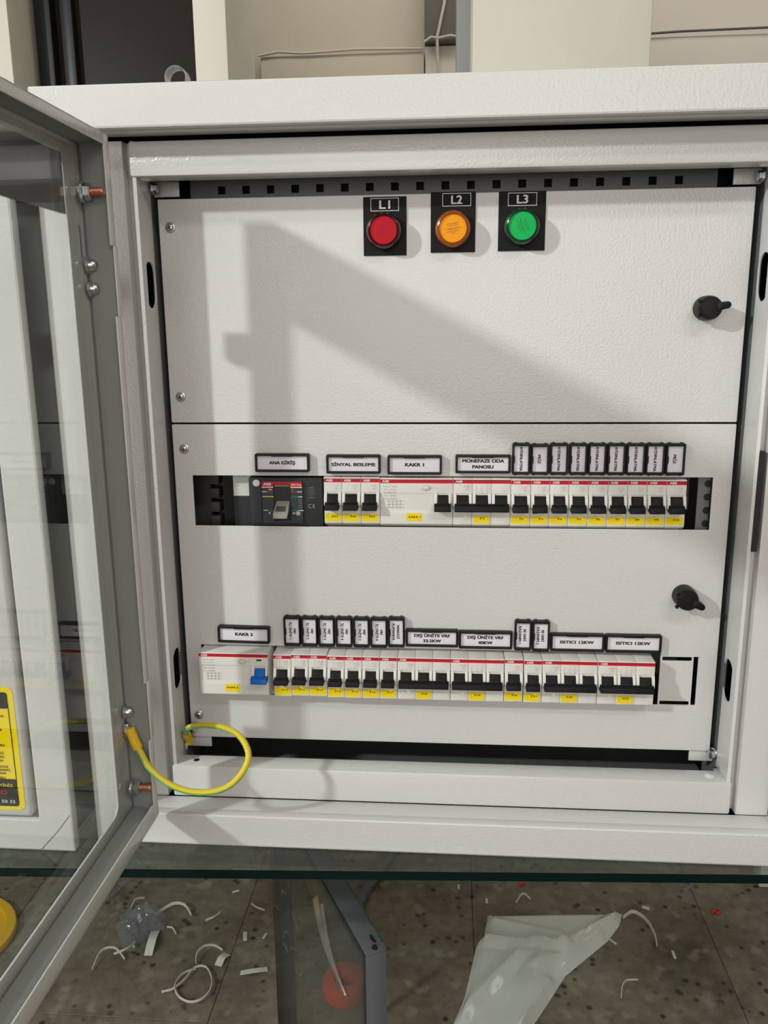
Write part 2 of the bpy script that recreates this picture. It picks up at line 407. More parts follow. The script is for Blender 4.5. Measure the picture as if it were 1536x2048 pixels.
# ------------------------------------------------------------------ the electrical cabinet
def cabinet_shell(t, dx, dy, right_extra=True):
    """front frame, box and inner channels shared by both cabinets; t = Empty"""
    X = lambda a: a + dx
    def bx(name, mat, x0, x1, y0, y1, z0, z1, bev=0): return MB().box(x0 + dx, x1 + dx, y0 + dy, y1 + dy, z0, z1, bev).build(name, mat, t)
    fr = rect(-335 + dx, 335 + dx, -397, 276, 1.5)
    plate('front_frame', 'powder', t, fr, [rect(-302 + dx, 302 + dx, -364, 243, 1.0)], 'XZ', -66.5 + dy, 11, 1.8)
    plate('frame_return', 'powder', t, rect(-304 + dx, 304 + dx, -366, 245), [rect(-302 + dx, 302 + dx, -364, 243, 1.0)], 'XZ', -52 + dy, 20, .2)
    bx('side_panel', 'galv', -323, -321, -61, 280, -395, 274); bx('side_panel', 'galv', 321, 323, -61, 280, -395, 274)
    bx('top_panel', 'powder', -323, 323, -61, 280, 274, 276); bx('bottom_panel', 'powder', -323, 323, -61, 280, -397, -395)
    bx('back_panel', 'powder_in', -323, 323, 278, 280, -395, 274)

cab = empty('electrical_cabinet', (0, 0, -397), 'open light grey steel distribution cabinet standing on the glass table', 'cabinet')
cabinet_shell(cab, 0, 0)
# inner channels
MB().box(-267.5, 267.5, -42, -17, 211.7, 239.8, 2.2).build('channel_rail', 'powder', cab)
br = MB().box(-267.5, 267.5, -42, -19, -364, -331, 2.2).build('channel_rail', 'powder', cab)
MB().lathe([(5, 0), (5, .5), (3.5, 1.6), (.01, 2)], (-258, -32, 211.7), (0, 0, -1), 16).build('rivet', 'powder', cab)
MB().lathe([(5, 0), (5, .5), (3.5, 1.6), (.01, 2)], (253, -32, 211.7), (0, 0, -1), 16).build('rivet', 'powder', cab)
MB().lathe([(5, 0), (5, .5), (3.5, 1.6), (.01, 2)], (250, -30, -331), (0, 0, 1), 16).build('rivet', 'powder', cab)
MB().lathe([(3, 0), (3, .15), (.01, .15)], (-246, -30, -331), (0, 0, 1), 16).build('drain_hole', 'ink', cab)
for s_ in (-1, 1):
    walls = [oval(-20, 125, 12.5, 20, cap=True), oval(-18, -239, 12.5, 21, cap=True)]
    plate('side_wall', 'powder', cab, rect(-38, -6, -364, 240), walls, 'YZ', s_ * 264, 1.6, .3)
    MB().box(min(s_ * 264, s_ * 266), max(s_ * 264, s_ * 266), -6, 36, -364, 240).build('gap_shade', 'galv', cab)  # darker strip standing in for shade on the deep part of the wall
    # folded front flange with a groove between two ridges
    prof = [(263, -37), (263, -39.5), (265.8, -40.3), (266.4, -31), (272.4, -31), (273.0, -41), (302, -41), (302, -38), (275, -38), (274.2, -29), (263, -29)]
    mb = MB().prism([(s_ * a, b) for a, b in prof], 'Z', -364, 240); mb.build('side_flange', 'powder', cab)
    MB().box(min(s_ * 280, s_ * 302), max(s_ * 280, s_ * 302), -37, -30, -364, 240).build('side_return', 'powder', cab)
    if s_ > 0: MB().box(265.6, 270.4, -41.5, -30.5, -108, -20).build('latch_slot', 'ink', cab)
    # corner mounting tabs and screws
    for z0, z1 in ((202, 215), (-334, -320)):
        a, b = sorted((s_ * 240, s_ * 263)); MB().box(a, b, 3, 5, z0, z1, .4).build('corner_tab', 'powder', cab)
for x, z in ((-261.5, 208), (261.5, 207)):
    MB().lathe([(5.2, 0), (5.2, 1.2), (4.2, 1.2), (4.2, 4.5), (3.5, 5.2), (.01, 5.4)], (x, -6, z), (1 if x < 0 else -1, 0, 0), 6).build('corner_bolt', 'zinc', cab)
MB().lathe([(5.4, 0), (5.4, 1.2), (4.2, 1.4), (4.0, 5), (.01, 5.6)], (-262, -14, -313), (1, 0, 0), 14).build('corner_bolt', 'zinc', cab)
MB().lathe([(5.4, 0), (5.4, 1.2), (4.2, 1.4), (4.0, 5), (.01, 5.6)], (-255, -3, -309), (0, -1, 0), 6).build('corner_bolt', 'zinc', cab)
for q in ((262, -17, -335), (262, -4, -322)):
    MB().lathe([(6, 0), (6, 1.2), (4.6, 1.4), (4.2, 5.5), (.01, 6)], q, (-1, -.3, 0), 14).build('corner_bolt', 'zinc', cab)
# perforated mounting strip behind the top gap
holes = [rect(-206.0 + 22.52 * k - 3.4, -206.0 + 22.52 * k + 3.4, 206.0, 212.8) for k in range(19)]
plate('perforated_strip', 'galv', cab, rect(-235, 232, 193, 219), holes, 'XZ', 21, 2, .2)
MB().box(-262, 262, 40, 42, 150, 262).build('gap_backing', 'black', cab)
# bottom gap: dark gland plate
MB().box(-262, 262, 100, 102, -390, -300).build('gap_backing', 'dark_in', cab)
MB().box(-262, 262, -16, 100, -366, -362).build('gland_plate', 'galv', cab)
# interior: slotted duct on the left, bracket, DIN rails, right perforated upright
d = MB().box(-232, -218, 45, 110, -200, 10)
for k in range(14): d.box(-236, -226, 30, 46, -190 + 14 * k, -180 + 14 * k, .6)
d.build('cable_duct', 'dark_in', cab)
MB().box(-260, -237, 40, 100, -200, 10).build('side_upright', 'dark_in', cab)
MB().box(-207, -189, 14, 16, -72, -30).build('mounting_bracket', 'powder', cab)
MB().box(-207, -189, 14.5, 17, -150, -72).build('bracket_shade', 'mccb', cab)  # dark plate imitating the shadow over the lower part of the bracket
MB().box(-218, -207, 22, 60, -150, -30).build('duct_side', 'black', cab)
rh = [oval(243, -50 - 13.2 * k, 3.2, 3.6, 16) for k in range(5)]
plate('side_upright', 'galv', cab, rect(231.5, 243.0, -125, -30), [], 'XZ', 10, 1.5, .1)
hb = MB()
for k in range(4): hb.lathe([(3.4, 0), (3.4, .1), (.01, .1)], (240.5, 9.2, -57 - 12.6 * k), (0, -1, 0), 16)
hb.build('upright_hole', 'ink', cab)
for z in (-74, -247): MB().box(-236, 236, 52, 60, z - 17, z + 17).build('din_rail', 'galv', cab)
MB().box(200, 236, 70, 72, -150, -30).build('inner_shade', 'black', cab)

# upper and lower covers
uc = plate('upper_cover', 'powder', cab, rect(-259.5, 258.5, .8, 199.8, 1.2), [], 'XZ', 0.9, 1.8, .5)
for x, z in ((-249.1, 175.7), (-249.1, 24.9)): screw_head(uc, x, 0, z)
lh = [rect(-242.4, 241.6, -98.8, -49.6), rect(-244, 205.6, -274, -221), rect(207.4, 235.2, -228.2, -224.2, .8), rect(207.4, 235.2, -273.6, -269.8, .8), rect(236.8, 241.2, -273.6, -223.8)]
lc = plate('lower_cover', 'powder', cab, rect(-259.5, 258.5, -321.5, -.8, 1.2), lh, 'XZ', 0.9, 1.8, .35)
for x, z in ((-248.8, -24.1), (-250.3, -297.2)): screw_head(lc, x, 0, z)
for cov, z0, z1 in ((uc, 1.5, 199), (lc, -321, -1.5)):
    for a, b in ((-259, -257.4), (256.4, 258)): MB().box(a, b, 1.6, 18, z0, z1).build('cover_return', 'powder', cov)
def latch(cov, x, z, ang):
    mb = MB().lathe([(10.6, 0), (10.6, 9), (10.2, 14), (9.4, 17.5), (8.0, 19), (.01, 19.4)], (x, 0, z), (0, -1, 0), 32)
    c, s_ = math.cos(math.radians(ang)), math.sin(math.radians(ang))
    P = lambda l, w_: (x + c * l - s_ * w_, z + s_ * l + c * w_)
    pts = [P(4, -4), P(9, -3.2)] + [P(13 + 3 * math.cos(math.radians(a)), 3 * math.sin(math.radians(a))) for a in range(-80, 81, 20)] + [P(9, 3.2), P(4, 4)]
    mb.prism(pts, 'Y', -20.5, -10, .6)
    mb.box(x - 10.8, x - 8.5, -16, -12, z + 5, z + 7); mb.box(x - 10.4, x - 8, -16, -12, z - 8, z - 6)
    mb.build('turn_latch', 'black', cov)
latch(uc, 223.5, 100.3, 10); latch(lc, 222.6, -162, -24)

# ------------------------------------------------------------------ the glazed door, open about ninety degrees
door = empty('door', (-290, -92, -60), None, None)
door.parent = cab
door.location = ((-290) / 1000, -92 / 1000, (-60 + 397) / 1000)
door.rotation_euler.z = math.radians(-0.8)
XS, XL, YH, YE, ZT, ZB = -288.5, -263.8, -92.1, -677, 233.7, -351.7
plate('door_skin', 'powder', door, rect(YE, YH, ZB, ZT, 1), [rect(-641, -124.7, -331, 215.9, 11, 6)], 'YZ', XS + 0.9, 1.8, .4)
mb = MB()
mb.box(XS, XL, YH - 1.6, YH, ZB, ZT, .5); mb.box(XS, XL, YE, YE + 1.6, ZB, ZT, .5)
mb.box(XS, XL, YE, YH, ZT - 1.6, ZT, .5); mb.box(XS, XL, YE, YH, ZB, ZB + 1.6, .5)
mb.build('door_flange', 'powder', door)
mb = MB()
mb.box(XL - 1.4, XL, YH - 9, YH, 151.2, ZT - 1, .4); mb.box(XL - 1.4, XL, YH - 9, YH, -218.3, 96.8, .4); mb.box(XL - 1.4, XL, YH - 9, YH, ZB + 1, -273.7, .4)
mb.box(XL - 1.4, XL, YH - 4, YH + 3, 96.8, 151.2, .4); mb.box(XL - 1.4, XL, YH - 4, YH + 3, -273.7, -218.3, .4)
mb.box(XL - 1.4, XL, YE, YH - 8, ZT - 8.5, ZT, .4); mb.box(XL - 1.4, XL, YE, YE + 9, ZB, ZT, .4)
mb.box(XL - 1.4, XL, YE, YH - 8, ZB, ZB + 16, .4)
mb.build('door_lip', 'powder', door)
gs = [(0, 0), (4, 0), (6, 3), (5.5, 9), (4, 15), (2.5, 21), (0, 21)]          # foam gasket lying in the folded edge
gk = MB()
gk.prism([(XS + 2 + b, YH - 1.7 - a) for a, b in gs], 'Z', ZB + 2, ZT - 2); gk.prism([(XS + 2 + b, YE + 1.7 + a) for a, b in gs], 'Z', ZB + 2, ZT - 2)
gk.prism([(XS + 2 + b, ZT - 1.7 - a) for a, b in gs], 'Y', YE + 2, YH - 2); gk.prism([(XS + 2 + b, ZB + 1.7 + a * 1.8) for a, b in gs], 'Y', YE + 2, YH - 2)
gk.build('foam_gasket', 'foam', door)
for z0, z1 in ((101, 149), (-276, -226)):
    MB().box(XS - 8, XL - 8, YH + .2, YH + 13, z0 + 10, z1 - 14, 2).build('hinge_block', 'powder', door)
MB().box(XS + 2, XS + 6, -652, -112, -338, 222).build('window_pane', 'glass', door)
MB().box(XS - .4, XS + 1.9, -640, -127, 171.5, 215.2).build('film_strip', 'strip', door, label='grey opaque film strip across the top of the pane')
def flange_nut(y, z):
    mb = MB().lathe([(8.4, 0), (8.4, 1.2), (6.4, 2.2)], (XS + 6, y, z), (1, 0, 0), 20)
    mb.lathe([(6.4, 1.5), (6.4, 6.5), (5.4, 7.4), (.01, 7.4)], (XS + 6, y, z), (1, 0, 0), 6)
    mb.build('flange_nut', 'zinc', door)
    p = [(3.2, 6)]
    for k in range(8): p += [(3.2, 7.5 + k * 1.2), (2.9, 8.1 + k * 1.2)]
    MB().lathe(p + [(2.6, 17.5), (.01, 17.5)], (XS + 6, y, z), (1, 0, 0), 14).build('threaded_stud', 'copper', door)
flange_nut(-104.5, 190.6); flange_nut(-102.5, -318.7)
for y, z in ((-101, 136.5), (-100.5, 118.5), (-100.5, -245.5), (-100.5, -264)):
    MB().lathe([(6.6, 0), (6.6, 1.4), (5.0, 1.8), (4.9, 4.5), (3.4, 6.6), (1.6, 7.2), (1.5, 5.8), (.01, 5.8)], (XS + 4.5, y, z), (1, 0, 0), 18).build('hinge_screw', 'zinc', door)
# pen marks left on the door's inner face are thin dark lines of marker
MB().tube([(XS + 2.1, -106.2, 166), (XS + 2.1, -105.8, 152), (XS + 2.1, -106, 142)], .6, 6).build('pen_mark', principled('pen_blue', (.12, .12, .22), .8), door)

# ------------------------------------------------------------------ breakers
def breaker_root(name, x0, x1, zc, label, group):
    return empty(name, ((x0 + x1) / 2, 0, zc), label, 'circuit breaker', group)
ROW = {1: dict(yf=-4, zt=-50.8, r0=-51.9, r1=-55.4, s1=-66.5, b1=-74.2, b0=-80.8, st=-85.4, sb=-92.6, zb=-94.8, ck=-64.5),
       2: dict(yf=-18, zt=-222.6, r0=-223.4, r1=-226.6, s1=-237.8, b1=-244.6, b0=-250.8, st=-256.2, sb=-264.0, zb=-266.0, ck=-235.0)}
def pole_profile(R):
    yf, zt, zb = R['yf'], R['zt'], R['zb']; yb = max(yf + 19, 5)
    return [(yf, zt - .4), (yf + .6, zt), (yb, zt + (0.2)), (yb, zt + 18), (51.7, zt + 18), (51.7, zb - 18), (yb, zb - 18), (yb, zb - 3), (yf + 6, zb - 3), (yf + .3, zb), (yf, zb + 1), (yf, zb + 11), (yf + .4, R['b0'] - .5), (yf + .4, R['ck'] - 1.5), (yf, R['ck'])]
def toggles(t, R, stems, bar, mat, w_stem):
    mb = MB(); yf = R['yf']
    for c in stems: mb.prism([(yf + 1, R['s1']), (yf - 2.2, R['s1']), (yf - 6.5, R['b1'] - 1), (yf + 1, R['b1'] - 2)], 'X', c - w_stem / 2, c + w_stem / 2, .25)
    a, b = bar
    mb.prism([(yf - .2, R['b1'] + .6), (yf - 6.0, R['b1'] + .4), (yf - 9.0, R['b1'] - 1.2), (yf - 10.2, R['b0'] + .9), (yf - 9.6, R['b0']), (yf - .2, R['b0'] + .8)], 'X', a, b, .3)
    mb.build('toggle', mat, t)
def cheeks(mb, R, xs):
    yf = R['yf']
    for x0, x1 in xs: mb.prism([(yf + .2, R['ck']), (yf - 1.8, R['ck'] - .6), (yf - 4.2, R['b1'] + 2), (yf - 4.4, R['b1'] - 2.2), (yf - 3.6, R['b1'] - 3.2), (yf + .2, R['b1'] - 3.2)], 'X', x0, x1, .3)
def sticker(t, R, x0, x1, txt, tx, dz=0, lab=None):
    yf = R['yf']; o = MB().box(x0, x1, yf - .22, yf - .02, R['sb'] + dz, R['st'] + dz, .1, 1).build('number_sticker', 'yellow', t)
    lettering(txt, 1.75, tx, (R['st'] + R['sb']) / 2 + dz + .9, yf - .3, 'ink', o, width=1.75 * len(txt), bold=.03)
def band(t, R, x0, x1):
    yf = R['yf']; o = MB().box(x0, x1, yf - .18, yf + .5, R['r1'], R['r0']).build('brand_band', 'red', t)
    lettering('ABB', 2.05, x0 + 5.2, (R['r0'] + R['r1']) / 2, yf - .26, 'ink_white', o, width=6.4, bold=.03)
def tiny(t, R, txt, cap, x, z, width=None):
    lettering(txt, cap, x, z, R['yf'] - .08, 'ink_grey', t, width=width, bold=.0, name='print')
def switch_symbol(t, R, xs):
    mb = MB(); yf = R['yf']; z = R['r1'] - 3.2
    for x in xs:
        for p in ([(x, z), (x, z - 2.2)], [(x - 1.0, z - 2.4), (x, z - 4.6)], [(x, z - 4.6), (x, z - 6)]):
            mb.tube([(a, yf - .02, b) for a, b in p], .16, 4)
    mb.build('print', 'ink_grey', t)
def mcb1(row, x0, x1, code, rating, label, dz=0, extra=None):
    R = dict(ROW[row])
    for k in R:
        if k != 'yf': R[k] += dz
    t = breaker_root('circuit_breaker', x0, x1, R['zb'] - 2, label, 'single-pole breakers in the %s row' % ('upper' if row == 1 else 'lower'))
    g = .18; a, b = x0 + g, x1 - g; wd = b - a
    mb = MB().prism(pole_profile(R), 'X', a, b, .18)
    cheeks(mb, R, ((a + .25, a + 3.1), (b - 3.1, b - .25)))
    mb.build('housing', 'white', t)
    band(t, R, a + .1, b - .1)
    c = (a + b) / 2
    toggles(t, R, [c], (a + 1.5, b - 2.2), 'toggle', wd - 6.8)
    sticker(t, R, a + .8, b - 1.4, code, c + 1.5)
    tiny(t, R, rating, 1.7, c + 3.2, R['r1'] - 3.2, 4.2); tiny(t, R, '1', 1.7, c - 2.2, R['r1'] - 2.6)
    tiny(t, R, '6000\n3', 1.0, c + 3.6, R['r1'] - 6.4, 2.6)
    if extra: MB().box(a + 2.0, a + 6.6, R['yf'] - .5, R['yf'] + .2, R['b0'] - 2.4, R['b0'] + 1).build('status_flag', 'green_flag', t)
    return t
def mcb3(row, x0, x1, code, rating, label, dz=0):
    R = dict(ROW[row])
    for k in R:
        if k != 'yf': R[k] += dz
    t = breaker_root('circuit_breaker', x0, x1, R['zb'] - 2, label, 'three-pole breakers')
    p = (x1 - x0) / 3; mb = MB(); ch = []; st = []
    for k in range(3):
        a, b = x0 + k * p + .12, x0 + (k + 1) * p - .12
        mb.prism(pole_profile(R), 'X', a, b, .15); ch += [(a + .2, a + 3.0), (b - 3.0, b - .2)]; st.append((a + b) / 2)
    cheeks(mb, R, ch); mb.build('housing', 'white', t)
    band(t, R, x0 + .2, x1 - .2)
    toggles(t, R, st, (x0 + 1.4, x1 - 1.6), 'toggle', p - 6.8)
    c = (x0 + x1) / 2
    sticker(t, R, c - 7.4, c + 7.4, code, c + .6, -.4)
    tiny(t, R, rating, 1.8, x0 + p * .72, R['r1'] - 3.0, 5); tiny(t, R, '6000\n3', 1.0, x0 + p * .74, R['r1'] - 6.2, 2.6)
    switch_symbol(t, R, [c - 5, c, c + 5])
    tiny(t, R, '1', 1.2, c - 5, R['r1'] - 2); tiny(t, R, '3', 1.2, c, R['r1'] - 2); tiny(t, R, '5', 1.2, c + 5, R['r1'] - 2)
    return t
def rccb(row, x0, x1, code, label, tog, dz=0, flag=False):
    R = dict(ROW[row])
    for k in R:
        if k != 'yf': R[k] += dz
    t = breaker_root('residual_current_breaker', x0, x1, R['zb'] - 2, label, 'residual current breakers')
    yf = R['yf']; a, b = x0 + .2, x1 - .2
    mb = MB().prism(pole_profile(R), 'X', a, b, .25)
    tc = a + (b - a) * .865 if row == 1 else a + (b - a) * .885
    cheeks(mb, R, ((tc - 8.2, tc - 5.4), (tc + 5.4, tc + 7.4)))
    mb.box(a + 1, b - 1, yf - .1, yf + .3, R['st'] + .2 - 1.2, R['st'] + .2 - 1.0)
    mb.build('housing', 'white', t)
    band(t, R, a + .1, b - .1)
    toggles(t, R, [tc], (tc - 8.0, tc + 7.6), tog, 9.4)
    MB().lathe([(4.2, 0), (4.2, .8), (3.7, 1.0), (3.6, .5), (3.3, .5), (3.2, 1.6), (.01, 2.0)], (a + (b - a) * .63, yf, R['r1'] - 4.2), (0, -1, 0), 24, rz=.62).build('test_button', principled('button_cream', (.66, .62, .54), .4), t)
    tiny(t, R, 'TEST', 1.2, a + (b - a) * .72, R['r1'] - 4.4)
    for k, s_ in enumerate(('F204 AC-40/0.03', '40A  I n=30mA', 'Un=230/400V', 'Im= 500A', 'Inc=10000A')): tiny(t, R, s_, 1.25, a + 9.6, R['r1'] - 3.2 - k * 2.9, 12.5 - (k % 2) * 1.2)
    g = MB()
    for k in range(4):
        xx = a + 8 + k * 3.6
        g.tube([(xx, yf - .02, R['s1'] - 5), (xx, yf - .02, R['s1'] - 13)], .14, 4)
    for k in range(3): g.tube([(a + 6, yf - .02, R['s1'] - 6 - 3 * k), (a + 22, yf - .02, R['s1'] - 6 - 3 * k)], .12, 4)
    g.build('print', 'ink_grey', t)
    o = MB().box(a + (b - a) * .365, a + (b - a) * .575, yf - .25, yf - .02, R['sb'] + 1.2, R['st'] + 1.6, .1, 1).build('number_sticker', 'yellow', t)
    lettering(code, 2.0, a + (b - a) * .475, R['st'] - 2.2, yf - .33, 'ink', o, width=11, bold=.03)
    if flag: MB().box(tc - 3.6, tc + 1.6, yf - .1, yf + .2, R['r1'] - 3.9, R['r1'] - 1.9).build('status_flag', 'green_flag', t)
    return t

B1 = [-115.7, -98.6, -80.6, -62.7]
for k in range(3): mcb1(1, B1[k], B1[k + 1], 'F0%d' % (k + 1), 'C4', 'narrow white circuit breaker with black toggle and yellow sticker F0%d' % (k + 1), .6)
rccb(1, -62.7, 5.7, 'KAKR 1', 'wide white residual current breaker with one black toggle and yellow sticker KAKR 1', 'toggle')
mcb3(1, 5.7, 58.9, 'F1', 'C40', 'three-pole white circuit breaker with joined black toggles and yellow sticker F1')
B2 = [58.9, 77.2, 94.6, 111.9, 129.7, 147.3, 164.9, 182.4, 199.9, 217.7]
for k in range(9): mcb1(1, B2[k], B2[k + 1], 'F%d' % (k + 2), 'C16', 'narrow white circuit breaker with black toggle and yellow sticker F%d' % (k + 2), -.5, extra=(k == 1))
rccb(2, -241.5, -172.6, 'KAKR 2', 'wide white residual current breaker with one blue toggle and yellow sticker KAKR 2', 'blue', .4, True)
L1 = [-167.6, -149.9, -132.8, -114.9]
for k in range(3): mcb1(2, L1[k], L1[k + 1], 'F%d' % (k + 11), 'C6', 'narrow white circuit breaker in lower row with yellow sticker F%d' % (k + 11), (-.3, .6, .6)[k])
L2 = [-114.7, -97.7, -80.6, -63.5, -46.6]
for k in range(4): mcb1(2, L2[k], L2[k + 1], 'F%d' % (k + 14), 'C6', 'narrow white circuit breaker in lower row with yellow sticker F%d' % (k + 14), -.3)
mcb3(2, -46.4, 4.5, 'F18', 'C32', 'three-pole white circuit breaker in lower row with yellow sticker F18', -.4)
mcb3(2, 4.7, 55.6, 'F19', 'C40', 'three-pole white circuit breaker in lower row with yellow sticker F19', -.4)
mcb1(2, 56.0, 73.8, 'F20', 'C6', 'narrow white circuit breaker in lower row with yellow sticker F20', 0)
mcb1(2, 74.4, 91.6, 'F21', 'C6', 'narrow white circuit breaker in lower row with yellow sticker F21', -.5)
mcb3(2, 91.8, 143.4, 'F22', 'C32', 'three-pole white circuit breaker in lower row with yellow sticker F22', -.2)
mcb3(2, 143.8, 196.5, 'F23', 'C32', 'three-pole white circuit breaker in lower row with yellow sticker F23', -.2)

# moulded-case main switch
mc = empty('main_breaker', (-152, 0, -98), 'dark grey main switch with beige handle and red header beside the empty slot', 'circuit breaker')
MB().box(-188, -117.5, -1.5, 51, -97.6, -51.5, .8).build('housing', 'mccb', mc)
MB().box(-186.5, -176, -2.0, -1, -95, -54, .2).build('side_cover', principled('grip_charcoal', (.04, .042, .045), .8, bump=(900, .5, .0005, 0)), mc)
fp = plate('face_plate', 'mccb2', mc, rect(-175, -136.2, -95, -54, .6), [rect(-164, -147.6, -93, -57.6)], 'XZ', -2.6, 2.2, .2)
hd = plate('header', 'red', mc, [(-175, -59.3), (-163.8, -59.3), (-163.8, -57.0), (-147.6, -57.0), (-147.6, -59.3), (-136.4, -59.3), (-136.4, -54.6), (-175, -54.6)], [], 'XZ', -3.85, .3, 0)
lettering('ABB', 2.4, -169.6, -57.0, -4.05, 'ink_white', hd, width=7.5, bold=.03); lettering('SACE Tmax', 1.8, -142.0, -57.4, -4.05, 'ink_white', hd, width=10, bold=.02)
def bars(name, mat, rects):
    mb = MB()
    for x0, x1, z0, z1 in rects: mb.box(x0, x1, -3.95, -3.6, z0, z1)
    mb.build(name, mat, mc)
bars('white_mark', 'ink_white', [(-175, -163.9, -60.4, -59.5), (-147.5, -136.4, -60.4, -59.5), (-175, -170, -64.6, -64.0), (-141, -136.4, -64.6, -64.0), (-174.5, -169, -69.4, -68.8), (-140.5, -136.2, -69.4, -68.8), (-174, -170, -82.6, -82.0), (-140, -135.6, -82.6, -82.0)])
bars('red_mark', 'red', [(-169.8, -164.4, -64.8, -63.8), (-147.4, -141.2, -64.8, -63.8)])
bars('yellow_mark', 'yellow', [(-168.8, -164.0, -69.5, -68.7)])
bars('green_mark', principled('mark_green', (.01, .12, .07), .5), [(-147.4, -140.8, -70.0, -68.4), (-169.8, -166, -83.2, -81.8), (-146.5, -140.2, -83.2, -81.4)])
bars('scale_mark', 'ink_grey', [(-140, -136.6, -72.0 - 1.9 * k, -71.8 - 1.9 * k) for k in range(5)])
lettering('ON', 1.6, -166.8, -62.2, -4, 'ink_white', mc); lettering('I', 1.8, -145.6, -62.2, -4, 'ink_white', mc); lettering('O', 1.9, -168.2, -85, -4, 'ink_white', mc); lettering('O', 2.0, -145, -85, -4, 'ink_white', mc, bold=.04)
lettering('CE', 4.0, -128, -78.5, -2.0, 'ink_grey', mc, width=6.4, bold=-.01, spacing=1.3)
for k in range(6): lettering(('Ui=800V', 'Uimp=8kV', 'Ue 230-400', 'Icu kA 25 18', 'Cat A', 'IEC 60947-2')[k], .9, -128, -60.5 - 2.0 * k, -1.8, 'ink_grey', mc, name='print', bold=0)
MB().lathe([(3.3, 0), (3.3, .6), (.01, .7)], (-180.4, -2.0, -56.3), (0, -1, 0), 24).build('seal_dot', 'paper', mc)
MB().lathe([(2.2, 0), (2.2, .5), (.01, .6)], (-140.9, -3.7, -85.2), (0, -1, 0), 24).build('indicator_dot', 'ink_grey', mc)
MB().prism([(1, -57.7), (-2.4, -57.7), (4, -72), (2.5, -92), (-2, -93), (10, -93), (10, -57.7)], 'X', -163.2, -148.6).build('handle_recess', 'beige', mc)
hn = MB()
v = [(-161.5, 1, -72), (-149, 1, -72), (-148.6, -15, -83.2), (-163, -15, -83.2), (-161.5, 2, -80), (-149, 2, -80), (-149.4, -16, -88), (-163, -16, -88)]
q = [hn.bm.verts.new(c) for c in v]
for f in ((0, 1, 2, 3), (3, 2, 6, 7), (7, 6, 5, 4), (0, 3, 7, 4), (1, 5, 6, 2), (0, 4, 5, 1)): hn._f([q[i] for i in f])
bmesh.ops.bevel(hn.bm, geom=hn.bm.edges[:], offset=.7, segments=2, affect='EDGES', profile=.5)
hd_o = hn.build('handle', 'beige', mc)
rb = MB()
for k in range(4):
    f = .56 + .09 * k; y = 1 - 16 * f; z = -72 - 11.2 * f
    rb.tube([(-160.8, y - .2, z + .25), (-151.4, y - .2, z + .25)], .42, 6)
rb.build('grip_rib', 'black', hd_o)

# ------------------------------------------------------------------ black framed label holders
def holder(x0, x1, z1, z0, txt, label, vert=False, cap=3.0, width=None, tilt=0):
    cx, cz = (x0 + x1) / 2, (z0 + z1) / 2
    t = empty('label_holder', (cx, 0, z0), label, 'label', 'black framed circuit labels')
    def rt(pts):
        c, s_ = math.cos(math.radians(tilt)), math.sin(math.radians(tilt))
        return [(cx + (a - cx) * c - (b - cz) * s_, cz + (a - cx) * s_ + (b - cz) * c) for a, b in pts]
    e = 1.9 if not vert else 2.6
    ex, ez = (2.2, 2.2) if not vert else (1.9, 2.6)
    plate('frame', 'frame_black', t, rt(rect(x0 + .15, x1 - .15, z0, z1, 1.3, 3)), [rt(rect(x0 + ex, x1 - ex, z0 + ez, z1 - ez, .4, 2))], 'XZ', -3.2, 6.4, .5)
    nub = MB()
    if vert:
        for zz in (z0, z1): nub.box(x0 + 2, x0 + 4.5, -5, -.2, zz - .6, zz + .6, .2, 1); nub.box(x1 - 4.5, x1 - 2, -5, -.2, zz - .6, zz + .6, .2, 1)
        nub.box(x0 + 1.5, x0 + 2.5, -6.2, -2, cz - 4, cz + 3, .3, 1)
    else:
        nub.box(cx - 10, cx + 10, -6.2, -2, z1 - 2.7, z1 - 1.2, .3, 1)
    nub.build('clip', 'frame_black', t)
    p = plate('paper_insert', 'paper', t, rt(rect(x0 + 1.8, x1 - 1.8, z0 + 1.8, z1 - 1.8)), [], 'XZ', -3.6, .4, 0)
    lettering(txt, cap, cx + random.uniform(-.2, .2), cz, -3.9, 'ink', p, width=width, rot=(-90 if vert else 0) + tilt, bold=(.05 if vert else .066), line=(1.35 if vert else 1.32))
    return t
lab = 'wide black-framed label reading %s'
holder(-180.2, -128.5, -27.8, -45.1, 'ANA GİRİŞ', lab % 'ANA GİRİŞ', cap=2.9, width=24.5)
holder(-112.7, -61.7, -28.7, -46.4, 'SİNYAL BESLEME', lab % 'SİNYAL BESLEME', cap=2.9, width=41)
holder(-55.4, -4.7, -29.1, -47.0, 'KAKR 1', 'wide black-framed label reading KAKR 1 above the breaker with black toggle', cap=3.1, width=17.2)
holder(7.5, 58.3, -28.5, -45.6, 'MONEFAZE ODA\nPANOSU', lab % 'MONEFAZE ODA PANOSU', cap=3.0, width=38)
VX = [(59.4, 75.9), (76.2, 92.9), (93.5, 110.2), (111, 127.3), (127.9, 144.4), (145.0, 161.4), (162, 179), (179.3, 196.4), (197, 214.2)]
for k, (a, b) in enumerate(VX):
    s_ = 'PRİZ' if k in (1, 8) else 'AYDINLATMA'
    holder(a, b, -17.7 - (.8 if k == 1 else 0), -46.7, s_, 'upright black-framed label reading %s above breaker F%d' % (s_, k + 2), True, 2.5, 8.2 if s_ == 'PRİZ' else 22.5)
holder(-224.9, -172.8, -199.4, -216.6, 'KAKR 2', 'wide black-framed label reading KAKR 2 above the breaker with blue toggle', cap=3.1, width=17.5, tilt=-.8)
VL = [(-158.8, -141.9), (-141.4, -125.0), (-124.6, -108.2), (-107.4, -90.9), (-90.2, -74.0), (-73.4, -56.6)]
